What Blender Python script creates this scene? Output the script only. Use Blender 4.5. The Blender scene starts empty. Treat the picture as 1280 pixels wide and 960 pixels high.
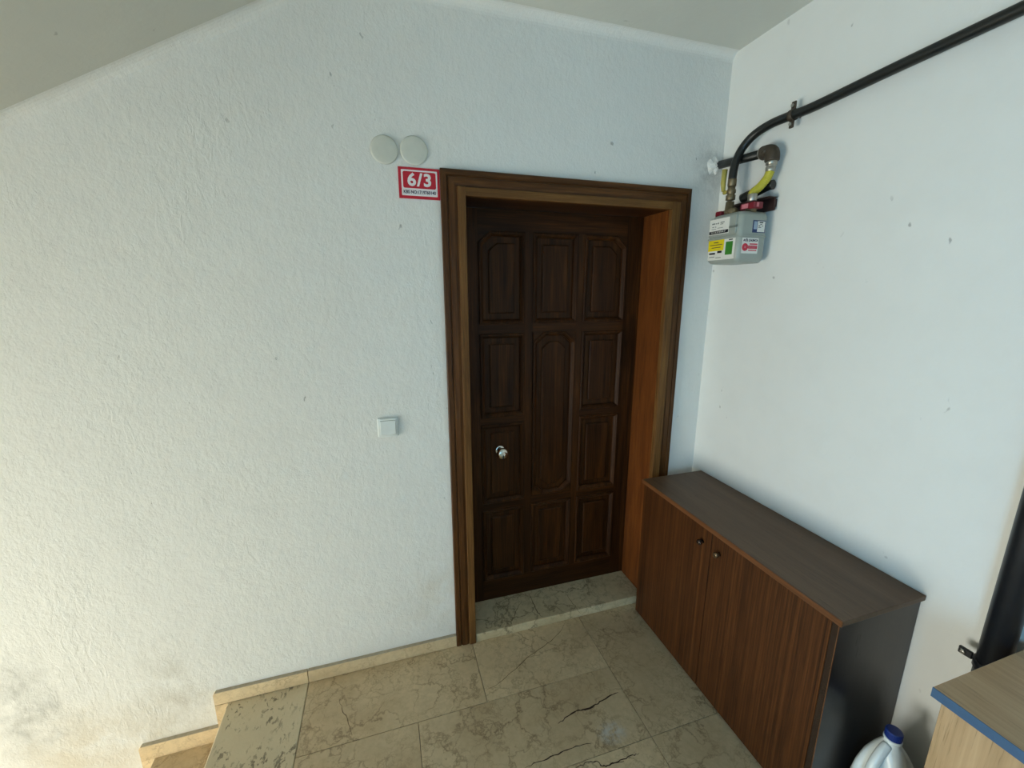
import bpy, bmesh, math, random
from mathutils import Vector, Matrix
C = bpy.context.scene.collection
SC = bpy.context.scene
PI = math.pi

# ------------------------------------------------------------------ camera
cam_d = bpy.data.cameras.new('camera')
cam_d.sensor_fit = 'HORIZONTAL'; cam_d.sensor_width = 36.0
cam_d.lens = 36.0 * 520.07 / 1280.0
cam_d.clip_start = 0.02
cam = bpy.data.objects.new('camera', cam_d); C.objects.link(cam)
yaw, pit, rol = 0.2983, -0.2183, -0.001
F = Vector((math.sin(yaw)*math.cos(pit), math.cos(yaw)*math.cos(pit), math.sin(pit)))
R0 = Vector((math.cos(yaw), -math.sin(yaw), 0)); U0 = R0.cross(F)
Rv = math.cos(rol)*R0 + math.sin(rol)*U0; Uv = -math.sin(rol)*R0 + math.cos(rol)*U0
cam.matrix_world = Matrix(((Rv.x, Uv.x, -F.x, -0.2432), (Rv.y, Uv.y, -F.y, -1.7288),
                           (Rv.z, Uv.z, -F.z, 1.6928), (0, 0, 0, 1)))
SC.camera = cam

# ------------------------------------------------------------------ world, light, exposure
w = bpy.data.worlds.new('world'); SC.world = w; w.use_nodes = True
w.node_tree.nodes['Background'].inputs[0].default_value = (0.75, 0.88, 1.0, 1)
w.node_tree.nodes['Background'].inputs[1].default_value = 1.0
def area(name, loc, direction, sx, sy, power, col):
    l = bpy.data.lights.new(name, 'AREA'); l.shape = 'RECTANGLE'; l.size = sx; l.size_y = sy
    l.energy = power; l.color = col
    o = bpy.data.objects.new(name, l); C.objects.link(o)
    o.location = loc; o.rotation_euler = Vector(direction).to_track_quat('-Z', 'Y').to_euler()
    return o
# unseen windows, laid out for their daylight: stair foot, and beside the camera
area('daylight_unseen_stair_window', (-4.46, -1.45, 0.00), (1, 0.0, 0.0), 1.60, 1.60, 150, (1.0, 0.945, 0.875))
area('daylight_unseen_landing_window', (-1.16, -2.70, 1.00), (1, 0, 0), 0.66, 1.2, 44, (0.24, 0.60, 1.0))
SC.view_settings.view_transform = 'Standard'; SC.view_settings.look = 'None'
SC.view_settings.gamma = 1.0; SC.view_settings.use_curve_mapping = False
SC.view_settings.exposure = 0.31

# ------------------------------------------------------------------ node helpers
def srgb(r, g, b):
    f = lambda c: (c/255/12.92) if c/255 <= 0.04045 else ((c/255+0.055)/1.055)**2.4
    return (f(r), f(g), f(b), 1)
class NT:
    def __init__(s, name):
        s.m = bpy.data.materials.new(name); s.m.use_nodes = True; s.t = s.m.node_tree
        s.b = s.t.nodes['Principled BSDF']
    def n(s, typ, ins=None, **kw):
        nd = s.t.nodes.new('ShaderNode'+typ)
        for k, v in kw.items(): setattr(nd, k, v)
        for k, v in (ins or {}).items():
            if isinstance(v, bpy.types.NodeSocket): s.t.links.new(v, nd.inputs[k])
            else: nd.inputs[k].default_value = v
        return nd
    def coord(s): return s.n('TexCoord').outputs['Object']
    def mapping(s, v, scale=(1,1,1), loc=(0,0,0), rot=(0,0,0)):
        return s.n('Mapping', {'Vector': v, 'Scale': scale, 'Location': loc, 'Rotation': rot}).outputs[0]
    def noise(s, v, scale, detail=4, rough=0.55, dist=0.0):
        return s.n('TexNoise', {'Vector': v, 'Scale': scale, 'Detail': detail, 'Roughness': rough, 'Distortion': dist}).outputs['Fac']
    def ramp(s, f, stops):
        r = s.n('ValToRGB', {'Fac': f}); e = r.color_ramp.elements
        while len(e) > 1: e.remove(e[-1])
        e[0].position, e[0].color = stops[0]
        for p, c in stops[1:]:
            x = e.new(p); x.color = c
        return r.outputs['Color']
    def mix(s, f, a, b, mode='MIX'):
        nd = s.n('Mix', data_type='RGBA', blend_type=mode)
        for k, v in ((0, f), (6, a), (7, b)):
            if isinstance(v, bpy.types.NodeSocket): s.t.links.new(v, nd.inputs[k])
            else: nd.inputs[k].default_value = v
        return nd.outputs[2]
    def math(s, op, a, b=0.0, clamp=False):
        nd = s.n('Math', operation=op, use_clamp=clamp)
        for k, v in ((0, a), (1, b)):
            if isinstance(v, bpy.types.NodeSocket): s.t.links.new(v, nd.inputs[k])
            else: nd.inputs[k].default_value = v
        return nd.outputs[0]
    def set(s, **kw):
        for k, v in kw.items():
            k = {'col': 'Base Color', 'rough': 'Roughness', 'metal': 'Metallic', 'nrm': 'Normal', 'spec': 'Specular IOR Level',
                 'coat': 'Coat Weight', 'coat_rough': 'Coat Roughness', 'alpha': 'Alpha', 'trans': 'Transmission Weight', 'sss': 'Subsurface Weight'}.get(k, k)
            if isinstance(v, bpy.types.NodeSocket): s.t.links.new(v, s.b.inputs[k])
            else: s.b.inputs[k].default_value = v
        return s.m
    def bump(s, h, strength=0.3, dist=0.01, nrm=None):
        i = {'Height': h, 'Strength': strength, 'Distance': dist}
        if nrm is not None: i['Normal'] = nrm
        return s.n('Bump', i).outputs[0]
G = lambda v: (v, v, v, 1)
def flat(name, col, rough=0.5, metal=0.0, spec=0.5, var=0.12, scale=60):
    m = NT(name); f = m.noise(m.coord(), scale, 3)
    c = m.mix(f, tuple(x*(1-var) for x in col[:3])+(1,), tuple(min(1, x*(1+var)) for x in col[:3])+(1,))
    return m.set(col=c, rough=rough, metal=metal, spec=spec)

def plaster(name, base, smooth=False, stains=False):
    m = NT(name); v = m.coord()
    big = m.noise(v, 1.3, 3); mid = m.noise(v, 9, 4)
    c = m.mix(m.ramp(big, [(0.3, G(0)), (0.75, G(1))]), base, tuple(x*0.965 for x in base[:3])+(1,))
    c = m.mix(m.math('MULTIPLY', m.ramp(mid, [(0.45, G(0)), (0.7, G(1))]), 0.035), c, srgb(150, 150, 145))
    # small dents and scuffs
    sp = m.noise(m.mapping(v, (1, 1, 0.7), rot=(0.4, 0.9, 0.2)), 23, 2, 0.6)
    sp2 = m.noise(v, 3.1, 2)
    spm = m.math('MULTIPLY', m.ramp(sp, [(0.725, G(0)), (0.76, G(1))]), m.ramp(sp2, [(0.45, G(0)), (0.6, G(1))]))
    c = m.mix(m.math('MULTIPLY', spm, 0.55), c, srgb(110, 108, 104))
    if stains:
        def blot(x, y, z, rx, rz, thr=0.4, sc=9):
            q = m.mapping(v, (1/rx, 1/0.5, 1/rz), (-x/rx, -y/0.5, -z/rz))
            d = m.n('VectorMath', {0: q}, operation='LENGTH').outputs['Value']
            fall = m.math('SUBTRACT', 1.0, d, clamp=True)
            return m.math('MULTIPLY', m.ramp(fall, [(0, G(0)), (0.7, G(1))]), m.ramp(m.noise(v, sc, 5, 0.65), [(thr, G(0)), (thr+0.25, G(1))]))
        c = m.mix(m.math('MULTIPLY', blot(-1.62, 0, 0.17, 0.22, 0.30), 0.5), c, srgb(140, 142, 136))
        c = m.mix(m.math('MULTIPLY', blot(-1.15, 0, 0.10, 0.16, 0.30), 0.35), c, srgb(160, 152, 132))
        c = m.mix(m.math('MULTIPLY', blot(-1.4, 0, -0.12, 0.5, 0.30, 0.35, 5), 0.4), c, srgb(196, 178, 140))
        c = m.mix(m.math('MULTIPLY', blot(-0.05, 0, 0.25, 0.3, 0.35, 0.4, 6), 0.3), c, srgb(196, 180, 150))
        c = m.mix(m.math('MULTIPLY', blot(1.26, 0, 2.25, 0.12, 0.16, 0.4, 16), 0.5), c, srgb(140, 138, 134))
    # trowelled relief: fine lumps all over, curved trowel ridges only in patches
    k = 0.25 if smooth else 1.0
    h1 = m.noise(m.mapping(v, (1, 1, 0.7)), 48, 4, 0.6, 0.3)
    h2 = m.noise(v, 130, 3, 0.6)
    h0 = m.noise(v, 11, 2, 0.5)
    h3 = m.noise(m.mapping(v, (1, 1, 0.35), rot=(0, 0.5, 0)), 34, 2, 0.5, 1.2)
    patch = m.ramp(m.noise(v, 1.9, 3, 0.6), [(0.48, G(0.0)), (0.66, G(1.0))])
    hh = m.math('ADD', m.math('MULTIPLY', h1, 0.55), m.math('MULTIPLY', h2, 0.30))
    hh = m.math('ADD', hh, m.math('MULTIPLY', h0, 0.8))
    hh = m.math('ADD', hh, m.math('MULTIPLY', m.ramp(h3, [(0.50, G(0)), (0.62, G(1))]), m.math('MULTIPLY', patch, 0.16)))
    hh = m.math('SUBTRACT', hh, m.math('MULTIPLY', spm, 0.6))
    return m.set(col=c, rough=0.75, spec=0.25, nrm=m.bump(hh, 0.62*k, 0.006))

def wood(name, dark, mid, light, axis='z', rough=0.4, spec=0.4, stripe=False, k=1.0, coat=0.0, flame=True, bump=0.25):
    """grain runs along the given axis"""
    m = NT(name); v = m.coord()
    rnd = m.n('ObjectInfo').outputs['Random']
    off = m.n('CombineXYZ', {0: m.math('MULTIPLY', rnd, 3.1), 1: m.math('MULTIPLY', rnd, 7.7), 2: m.math('MULTIPLY', rnd, 5.3)}).outputs[0]
    v = m.n('VectorMath', {0: v, 1: off}, operation='ADD').outputs[0]
    sc = {'x': (0.07, 1, 1), 'y': (1, 0.07, 1), 'z': (1, 1, 0.07)}[axis]
    fine = {'x': (0.03, 1, 1), 'y': (1, 0.03, 1), 'z': (1, 1, 0.03)}[axis]
    g1 = m.noise(m.mapping(v, sc), 16*k, 4, 0.6, 0.9 if flame else 0.05)
    g2 = m.noise(m.mapping(v, fine), 170*k, 3, 0.6)
    g3 = m.noise(m.mapping(v, fine), 420, 2, 0.5)
    if stripe:
        s1 = m.noise(m.mapping(v, tuple(0.002 if a < 0.5 else 1 for a in fine)), 130, 4, 0.7)
        f = m.math('ADD', m.math('MULTIPLY', s1, 0.65), m.math('MULTIPLY', g2, 0.35))
    else:
        f = m.math('ADD', m.math('MULTIPLY', g1, 0.6), m.math('MULTIPLY', g2, 0.4))
    c = m.ramp(f, [(0.33, dark), (0.5, mid), (0.68, light)])
    pores = m.ramp(g3, [(0.62, G(0)), (0.72, G(1))])
    c = m.mix(m.math('MULTIPLY', pores, 0.5), c, tuple(x*0.45 for x in dark[:3])+(1,))
    r = m.math('ADD', m.math('MULTIPLY', g2, 0.15), rough-0.07)
    return m.set(col=c, rough=r, spec=spec, coat=coat, coat_rough=0.25, nrm=m.bump(m.math('ADD', g2, m.math('MULTIPLY', pores, -0.5)), bump, 0.0012))

def marble(name, base, alt, vein, vein_amt=0.6, rough=0.3, smudge=False, vs=1.0):
    m = NT(name); v0 = m.coord()
    rnd = m.n('ObjectInfo').outputs['Random']
    off = m.n('CombineXYZ', {0: m.math('MULTIPLY', rnd, 13.1), 1: m.math('MULTIPLY', rnd, 7.7), 2: m.math('MULTIPLY', rnd, 5.3)}).outputs[0]
    v = m.n('VectorMath', {0: v0, 1: off}, operation='ADD').outputs[0]
    big = m.noise(v, 3.5, 5, 0.6); fine = m.noise(v, 38, 5, 0.65)
    c = m.mix(m.ramp(big, [(0.35, G(0)), (0.7, G(1))]), base, alt)
    c = m.mix(m.math('MULTIPLY', m.ramp(fine, [(0.4, G(0)), (0.75, G(1))]), 0.35), c, tuple(x*0.62 for x in alt[:3])+(1,))
    dn = m.n('TexNoise', {'Vector': v, 'Scale': 7.0*vs, 'Detail': 6.0, 'Roughness': 0.62}).outputs['Color']
    dv = m.n('VectorMath', {0: m.n('VectorMath', {0: dn, 1: (0.5, 0.5, 0.5)}, operation='SUBTRACT').outputs[0], 'Scale': 0.30/vs}, operation='SCALE').outputs[0]
    vv = m.n('VectorMath', {0: v, 1: dv}, operation='ADD').outputs[0]
    vo = m.n('TexVoronoi', {'Vector': vv, 'Scale': 7.0*vs}, feature='DISTANCE_TO_EDGE').outputs['Distance']
    vn = m.ramp(vo, [(0.0, G(1)), (0.016, G(0.55)), (0.05, G(0))])
    msk = m.ramp(m.noise(v, 4.2, 3), [(0.38, G(0.1)), (0.58, G(1))])
    vo2 = m.n('TexVoronoi', {'Vector': vv, 'Scale': 16.0*vs}, feature='DISTANCE_TO_EDGE').outputs['Distance']
    vn2 = m.ramp(vo2, [(0.0, G(0.9)), (0.025, G(0.45)), (0.08, G(0))])
    msk2 = m.ramp(m.noise(v, 6.0, 3), [(0.42, G(0.15)), (0.62, G(1))])
    f = m.math('ADD', m.math('MULTIPLY', vn, msk), m.math('MULTIPLY', vn2, m.math('MULTIPLY', msk2, 0.7)), clamp=True)
    c = m.mix(m.math('MULTIPLY', f, vein_amt), c, vein)
    tint = m.math('ADD', m.math('MULTIPLY', m.math('FRACT', m.math('MULTIPLY', rnd, 17.3)), 0.22), 0.86)
    c = m.mix(1.0, c, m.n('CombineColor', {0: tint, 1: tint, 2: tint}).outputs[0], 'MULTIPLY')
    if smudge:
        q = m.mapping(v0, (1/0.075, 1/0.05, 0.001), (-0.515/0.075, 0.600/0.05, 0))
        d = m.n('VectorMath', {0: q}, operation='LENGTH').outputs['Value']
        s = m.math('MULTIPLY', m.math('SUBTRACT', 1.0, d, clamp=True), m.ramp(m.noise(v0, 30, 4, 0.6), [(0.38, G(0)), (0.6, G(1))]))
        c = m.mix(m.math('MULTIPLY', s, 0.9), c, srgb(200, 205, 205))
    return m.set(col=c, rough=m.math('ADD', m.math('MULTIPLY', fine, 0.2), rough), spec=0.4, nrm=m.bump(fine, 0.05, 0.001))

def travertine(name):
    m = NT(name); v = m.coord()
    big = m.noise(v, 5, 5, 0.6)
    c = m.mix(big, srgb(188, 172, 142), srgb(220, 204, 170))
    q = m.mapping(v, (1, 0.60, 1), rot=(0, 0, -0.9))
    dn = m.n('TexNoise', {'Vector': q, 'Scale': 18.0, 'Detail': 4.0}).outputs['Color']
    q2 = m.n('VectorMath', {0: q, 1: m.n('VectorMath', {0: dn, 'Scale': 0.05}, operation='SCALE').outputs[0]}, operation='ADD').outputs[0]
    pits = m.noise(q2, 60, 3, 0.6)
    pm = m.math('MULTIPLY', m.ramp(pits, [(0.55, G(0)), (0.62, G(1))]), m.ramp(m.noise(v, 8, 2), [(0.44, G(0)), (0.6, G(1))]))
    c = m.mix(m.math('MULTIPLY', pm, 0.7), c, srgb(78, 70, 58))
    return m.set(col=c, rough=0.65, spec=0.25, nrm=m.bump(m.math('SUBTRACT', m.math('MULTIPLY', m.noise(v, 90, 3), 0.3), pm), 0.6, 0.003))

M = {}
WALL = srgb(230, 230, 225)
M['wall'] = plaster('wall_plaster', WALL, stains=True)
M['wall2'] = plaster('right_wall_plaster', WALL, smooth=True)
M['ceil'] = plaster('ceiling_plaster', srgb(212, 212, 202), smooth=True)
D_, M_, L_ = srgb(42, 24, 9), srgb(80, 49, 21), srgb(112, 72, 34)
for a in 'xz':
    M['casing_'+a] = wood('casing_oak_'+a, D_, M_, L_, a, 0.42, 0.22)
    M['strip_'+a] = wood('jamb_edge_oak_'+a, srgb(66, 43, 20), srgb(104, 71, 36), srgb(130, 93, 50), a, 0.5, 0.2, k=1.6)
    M['reveal_'+a] = wood('jamb_lining_oak_'+a, srgb(74, 38, 12), srgb(104, 56, 20), srgb(126, 72, 28), a, 0.45, 0.3, k=2.2)
    M['leaf_'+a] = wood('door_oak_'+a, srgb(28, 12, 3), srgb(58, 31, 10), srgb(88, 51, 20), a, 0.45, 0.16)
M['sapele'] = wood('sapele_laminate', srgb(40, 21, 8), srgb(70, 39, 16), srgb(96, 57, 26), 'z', 0.45, 0.2, stripe=True, flame=False, bump=0.05)
M['cab_top'] = wood('walnut_laminate_top', srgb(84, 63, 46), srgb(98, 75, 56), srgb(112, 87, 66), 'y', 0.45, 0.3, flame=False, bump=0.05)
M['cab_edge'] = wood('cabinet_edging', srgb(84, 50, 26), srgb(106, 66, 37), srgb(124, 80, 48), 'y', 0.4, 0.3, flame=False, bump=0.05)
M['cab_side'] = wood('dark_laminate_side', srgb(26, 23, 22), srgb(36, 32, 31), srgb(46, 41, 40), 'z', 0.30, 0.4, flame=False, bump=0.03)
M['beech'] = wood('beech_laminate', srgb(164, 132, 98), srgb(182, 150, 114), srgb(194, 162, 126), 'y', 0.42, 0.35, k=0.8, bump=0.04)
M['beech_z'] = wood('beech_laminate_upright', srgb(158, 128, 92), srgb(178, 146, 108), srgb(192, 160, 122), 'z', 0.42, 0.35, k=0.8, bump=0.04)
M['blue_edge'] = flat('blue_edge_band', srgb(50, 84, 116), 0.45)
M['marble'] = marble('beige_marble', srgb(216, 193, 155), srgb(194, 170, 133), srgb(92, 66, 38), 0.62, 0.30, smudge=True)
M['sill'] = marble('sill_marble', srgb(222, 205, 168), srgb(202, 184, 146), srgb(84, 66, 44), 0.7, 0.35, vs=0.8)
M['skirt'] = marble('skirting_marble', srgb(232, 210, 170), srgb(220, 196, 156), srgb(150, 120, 84), 0.45, 0.35, vs=1.4)
M['trav'] = travertine('pitted_travertine')
M['grout'] = flat('grout', srgb(96, 86, 70), 0.9)
M['dust'] = flat('grey_mortar', srgb(176, 164, 142), 0.9, var=0.3, scale=90)
M['crack'] = flat('crack_dirt', srgb(56, 38, 26), 0.9)
M['crack2'] = flat('faint_crack_dirt', srgb(104, 84, 58), 0.8)
M['white_pl'] = flat('white_plastic', srgb(222, 226, 222), 0.32, var=0.02)
M['disc'] = flat('painted_cover', srgb(208, 209, 198), 0.45, var=0.06, scale=40)
M['sign_red'] = flat('sign_red', srgb(190, 22, 44), 0.35, var=0.03)
M['sign_white'] = flat('sign_white', srgb(235, 230, 230), 0.35, var=0.02)
M['ink'] = flat('dark_ink', srgb(42, 24, 58), 0.5)
M['chrome'] = flat('chrome', srgb(215, 210, 200), 0.14, 1.0, var=0.02)
M['black_pipe'] = flat('black_painted_steel', srgb(24, 26, 24), 0.38, 0.0, 0.5, var=0.3, scale=30)
M['riser'] = flat('black_riser_paint', srgb(22, 24, 28), 0.42, 0.0, 0.5, var=0.3, scale=30)
M['cast'] = flat('dark_cast_iron', srgb(74, 64, 52), 0.55, 0.3, var=0.3, scale=80)
M['steel'] = flat('zinc_steel', srgb(170, 166, 156), 0.35, 0.8, var=0.15, scale=80)
M['dirty_brass'] = flat('tarnished_brass', srgb(128, 114, 88), 0.45, 0.6, var=0.3, scale=90)
M['yellow_hose'] = flat('yellow_hose', srgb(186, 176, 52), 0.42, var=0.12, scale=150)
M['lever'] = flat('yellow_lever', srgb(176, 164, 78), 0.5, var=0.15)
M['seal'] = flat('red_seal_plastic', srgb(120, 22, 36), 0.45, var=0.2)
M['seal_pale'] = flat('pink_seal_print', srgb(205, 120, 130), 0.5)
M['meter'] = flat('meter_grey_paint', srgb(158, 164, 156), 0.38, 0.0, 0.5, var=0.05, scale=30)
M['meter_dk'] = flat('meter_dark_grey', srgb(120, 126, 120), 0.45, var=0.05)
M['bracket'] = flat('bracket_brown', srgb(52, 30, 26), 0.6, var=0.25)
M['lab_white'] = flat('label_white', srgb(228, 226, 218), 0.5, var=0.02)
M['lab_yellow'] = flat('label_yellow', srgb(232, 208, 26), 0.5, var=0.1)
M['lab_green'] = flat('label_green', srgb(58, 128, 44), 0.5, var=0.1)
M['lab_red'] = flat('label_red', srgb(204, 44, 66), 0.5, var=0.1)
M['lab_blue'] = flat('label_blue', srgb(30, 52, 100), 0.5, var=0.1)
M['lab_sky'] = flat('label_pale_blue', srgb(150, 170, 190), 0.5, var=0.1)
M['black_print'] = flat('black_print', srgb(24, 24, 28), 0.5)
M['cap_blue'] = flat('blue_cap', srgb(18, 46, 118), 0.4, var=0.05)
M['knob_dark'] = flat('dark_knob', srgb(52, 38, 30), 0.25, 0.2)
M['brass_knob'] = flat('aged_brass_knob', srgb(120, 98, 74), 0.25, 0.7)
M['frame_white'] = flat('window_frame_white', srgb(225, 225, 222), 0.4)
jm = NT('milky_plastic'); M['jug'] = jm.set(col=srgb(226, 232, 230), rough=0.28, sss=0.25)
jm.b.inputs['Subsurface Radius'].default_value = (0.02, 0.02, 0.02)
gm = NT('thin_glass'); tr = gm.n('BsdfTransparent', {'Color': (0.94, 0.97, 0.96, 1)}); gl = gm.n('BsdfGlossy', {'Roughness': 0.02})
gm.t.links.new(gm.n('MixShader', {0: 0.06, 1: tr.outputs[0], 2: gl.outputs[0]}).outputs[0], gm.t.nodes['Material Output'].inputs[0])
M['glass'] = gm.m

# ------------------------------------------------------------------ mesh helpers
class MB:
    def __init__(s): s.bm = bmesh.new()
    def _add(s, b):
        me = bpy.data.meshes.new('tmp'); b.to_mesh(me); b.free(); s.bm.from_mesh(me); bpy.data.meshes.remove(me)
    def box(s, lo, hi, bev=0.0, seg=2):
        b = bmesh.new(); bmesh.ops.create_cube(b, size=1)
        for v in b.verts: v.co = Vector([(lo[i]+hi[i])/2 + v.co[i]*(hi[i]-lo[i]) for i in range(3)])
        if bev: bmesh.ops.bevel(b, geom=b.edges[:], offset=bev, segments=seg, affect='EDGES', profile=0.5)
        s._add(b); return s
    def prism(s, pts, axis, a, c, bev=0.0):
        """closed outline in the plane across the axis ('x': yz, 'y': xz, 'z': xy), extruded from a to c"""
        def P(p, t): return {'x': (t, p[0], p[1]), 'y': (p[0], t, p[1]), 'z': (p[0], p[1], t)}[axis]
        b = bmesh.new()
        v0 = [b.verts.new(P(p, a)) for p in pts]; v1 = [b.verts.new(P(p, c)) for p in pts]
        n = len(pts)
        b.faces.new(v0); b.faces.new(v1[::-1])
        for i in range(n): b.faces.new((v0[i], v1[i], v1[(i+1) % n], v0[(i+1) % n]))
        bmesh.ops.recalc_face_normals(b, faces=b.faces[:])
        if bev: bmesh.ops.bevel(b, geom=b.edges[:], offset=bev, segments=1, affect='EDGES')
        s._add(b); return s
    def tube(s, path, r, n=16, caps=True):
        P = [Vector(p) for p in path]; rr = r if isinstance(r, (list, tuple)) else [r]*len(P)
        b = s.bm; up = None; rings = []
        for i, p in enumerate(P):
            t = (P[min(i+1, len(P)-1)] - P[max(i-1, 0)]).normalized()
            if up is None: up = t.orthogonal().normalized()
            up = (up - t*up.dot(t)).normalized(); sd = t.cross(up)
            rings.append([b.verts.new(p + (up*math.cos(2*PI*k/n) + sd*math.sin(2*PI*k/n))*rr[i]) for k in range(n)])
        for a, c in zip(rings, rings[1:]):
            for k in range(n): b.faces.new((a[k], a[(k+1) % n], c[(k+1) % n], c[k])).smooth = True
        if caps: b.faces.new(rings[0][::-1]); b.faces.new(rings[-1])
        return s
    def lathe(s, base, axis, prof, n=24):
        """prof: (distance along axis, radius)"""
        ax = Vector(axis).normalized()
        return s.tube([Vector(base)+ax*d for d, _ in prof], [max(r, 1e-4) for _, r in prof], n)
    def loft(s, rings, cap=True, smooth=True):
        b = s.bm; R = [[b.verts.new(p) for p in r] for r in rings]; n = len(R[0])
        for a, c in zip(R, R[1:]):
            for k in range(n): b.faces.new((a[k], a[(k+1) % n], c[(k+1) % n], c[k])).smooth = smooth
        if cap: b.faces.new(R[0][::-1]); b.faces.new(R[-1])
        return s
def obj(name, mb, mat, parent=None, kind=None, label=None, sharp=None):
    me = bpy.data.meshes.new(name); bm = mb.bm
    bmesh.ops.recalc_face_normals(bm, faces=bm.faces[:])
    o = bpy.data.objects.new(name, me)
    off = Vector((0, 0, 0)); p = parent
    while p is not None: off += p.location; p = p.parent
    if parent is not None:
        o.parent = parent; bmesh.ops.translate(bm, verts=bm.verts[:], vec=-off)
    bm.to_mesh(me); bm.free()
    C.objects.link(o); me.materials.append(M[mat] if isinstance(mat, str) else mat)
    if sharp is not None:
        for pl in me.polygons: pl.use_smooth = True
        me.set_sharp_from_angle(angle=math.radians(sharp))
    if kind: o['kind'] = kind
    if label: o['label'] = label
    return o
def tag(o, label, cat, group=None):
    o['label'] = label; o['category'] = cat
    if group: o['group'] = group
    return o
def thing(name, loc, label=None, cat=None, group=None, kind=None):
    o = bpy.data.objects.new(name, None); C.objects.link(o); o.location = loc; o.empty_display_size = 0.05
    if label: tag(o, label, cat, group)
    if kind: o['kind'] = kind
    return o
def bez(pts, n=8):
    """Catmull-Rom through points"""
    P = [Vector(p) for p in pts]; P = [2*P[0]-P[1]] + P + [2*P[-1]-P[-2]]; out = []
    for i in range(1, len(P)-2):
        for k in range(n):
            t = k/n
            out.append(0.5*((2*P[i]) + (P[i+1]-P[i-1])*t + (2*P[i-1]-5*P[i]+4*P[i+1]-P[i+2])*t*t + (3*P[i]-P[i-1]-3*P[i+1]+P[i+2])*t**3))
    out.append(P[-2]); return out
def text(name, body, size, mat, parent, origin, xdir, zdir, width=None, bold=0.0, depth=0.0004, space=1.0):
    """flat lettering whose lower-left corner sits at origin, reading along xdir"""
    cu = bpy.data.curves.new(name, 'FONT'); cu.body = body; cu.size = size; cu.offset = bold; cu.extrude = depth; cu.resolution_u = 3; cu.space_character = space
    tmp = bpy.data.objects.new('tmp', cu); C.objects.link(tmp)
    me = bpy.data.meshes.new_from_object(tmp.evaluated_get(bpy.context.evaluated_depsgraph_get()))
    bpy.data.objects.remove(tmp); bpy.data.curves.remove(cu)
    mb = MB(); mb.bm.from_mesh(me); bpy.data.meshes.remove(me)
    xs = [v.co.x for v in mb.bm.verts]; ys = [v.co.y for v in mb.bm.verts]
    x0, y0, wd = min(xs), min(ys), max(xs)-min(xs)
    sx = width/wd if width else 1.0
    X, Z = Vector(xdir).normalized(), Vector(zdir).normalized(); N = X.cross(Z); O = Vector(origin)
    for v in mb.bm.verts: v.co = O + X*(v.co.x-x0)*sx + Z*(v.co.y-y0) + N*v.co.z
    return obj(name, mb, mat, parent)

XR, HC = 1.3136, 2.7162
# ================================================================== SETTING
# back wall with the door opening, running on down the stairs
OP0, OP1, OPZ = 0.055, 1.080, 2.095
wb = MB()
wb.prism([(-4.55, -1.8), (OP0, -1.8), (OP0, OPZ), (OP1, OPZ), (OP1, -1.8), (XR+0.2, -1.8), (XR+0.2, 3.1), (-4.55, 3.1)], 'y', 0.0, 0.26)
wall_back = obj('wall_back', wb, 'wall', kind='structure')
obj('wall_right', MB().box((XR, -3.1, -0.3), (XR+0.2, 0.0, HC+0.14)), 'wall2', kind='structure')
# the landing is closed behind and beside the camera; an unseen window on its left, added for blue daylight
obj('wall_front', MB().box((-1.20, -3.25, -0.3), (XR+0.2, -3.1, HC+0.14)), 'wall2', kind='structure')
ws = MB()
ws.box((-1.20, -3.1, -0.3), (-1.05, -2.3, 0.50)).box((-1.20, -3.1, 1.80), (-1.05, -2.3, HC+0.14))
ws.box((-1.20, -3.1, 0.50), (-1.05, -3.03, 1.80)).box((-1.20, -2.37, 0.50), (-1.05, -2.3, 1.80))
obj('wall_side', ws, 'wall2', kind='structure')
obj('wall_stairs', MB().box((-4.4, -2.45, -1.8), (-1.20, -2.3, HC+0.14)), 'wall2', kind='structure')
# foot of the stairs, with an unseen window opening laid out for low daylight
wl = MB()
wl.box((-4.55, -2.45, -1.8), (-4.4, 0, -0.80)).box((-4.55, -2.45, 0.80), (-4.4, 0, HC+0.14))
wl.box((-4.55, -2.45, -0.80), (-4.4, -2.25, 0.80)).box((-4.55, -0.65, -0.80), (-4.4, 0, 0.80))
obj('wall_left', wl, 'wall2', kind='structure')
def window(name, along, fixed, lo, hi):
    root = thing(name, (0, 0, 0), kind='structure')
    def bx(a0, z0, a1, z1, d0, d1):
        return MB().box((d0, a0, z0), (d1, a1, z1)) if along == 'y' else MB().box((a0, d0, z0), (a1, d1, z1))
    (a0, z0), (a1, z1) = lo, hi; t = 0.05; d0, d1 = fixed-0.03, fixed+0.03; mid = (a0+a1)/2
    for q in ((a0, z0, a1, z0+t), (a0, z1-t, a1, z1), (a0, z0+t, a0+t, z1-t), (a1-t, z0+t, a1, z1-t), (mid-t/2, z0+t, mid+t/2, z1-t)):
        obj('frame_bar', bx(*q, d0, d1), 'frame_white', root)
    for q in ((a0+t, z0+t, mid-t/2, z1-t), (mid+t/2, z0+t, a1-t, z1-t)):
        obj('pane', bx(*q, fixed-0.003, fixed+0.003), 'glass', root)
window('unseen_window_1', 'y', -4.43, (-2.25, -0.80), (-0.65, 0.80))  # unseen, laid out to bring daylight in low along the stairs
window('unseen_window_2', 'y', -1.13, (-3.03, 0.50), (-2.37, 1.80))  # unseen, added for the bluish light on the right wall
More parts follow.
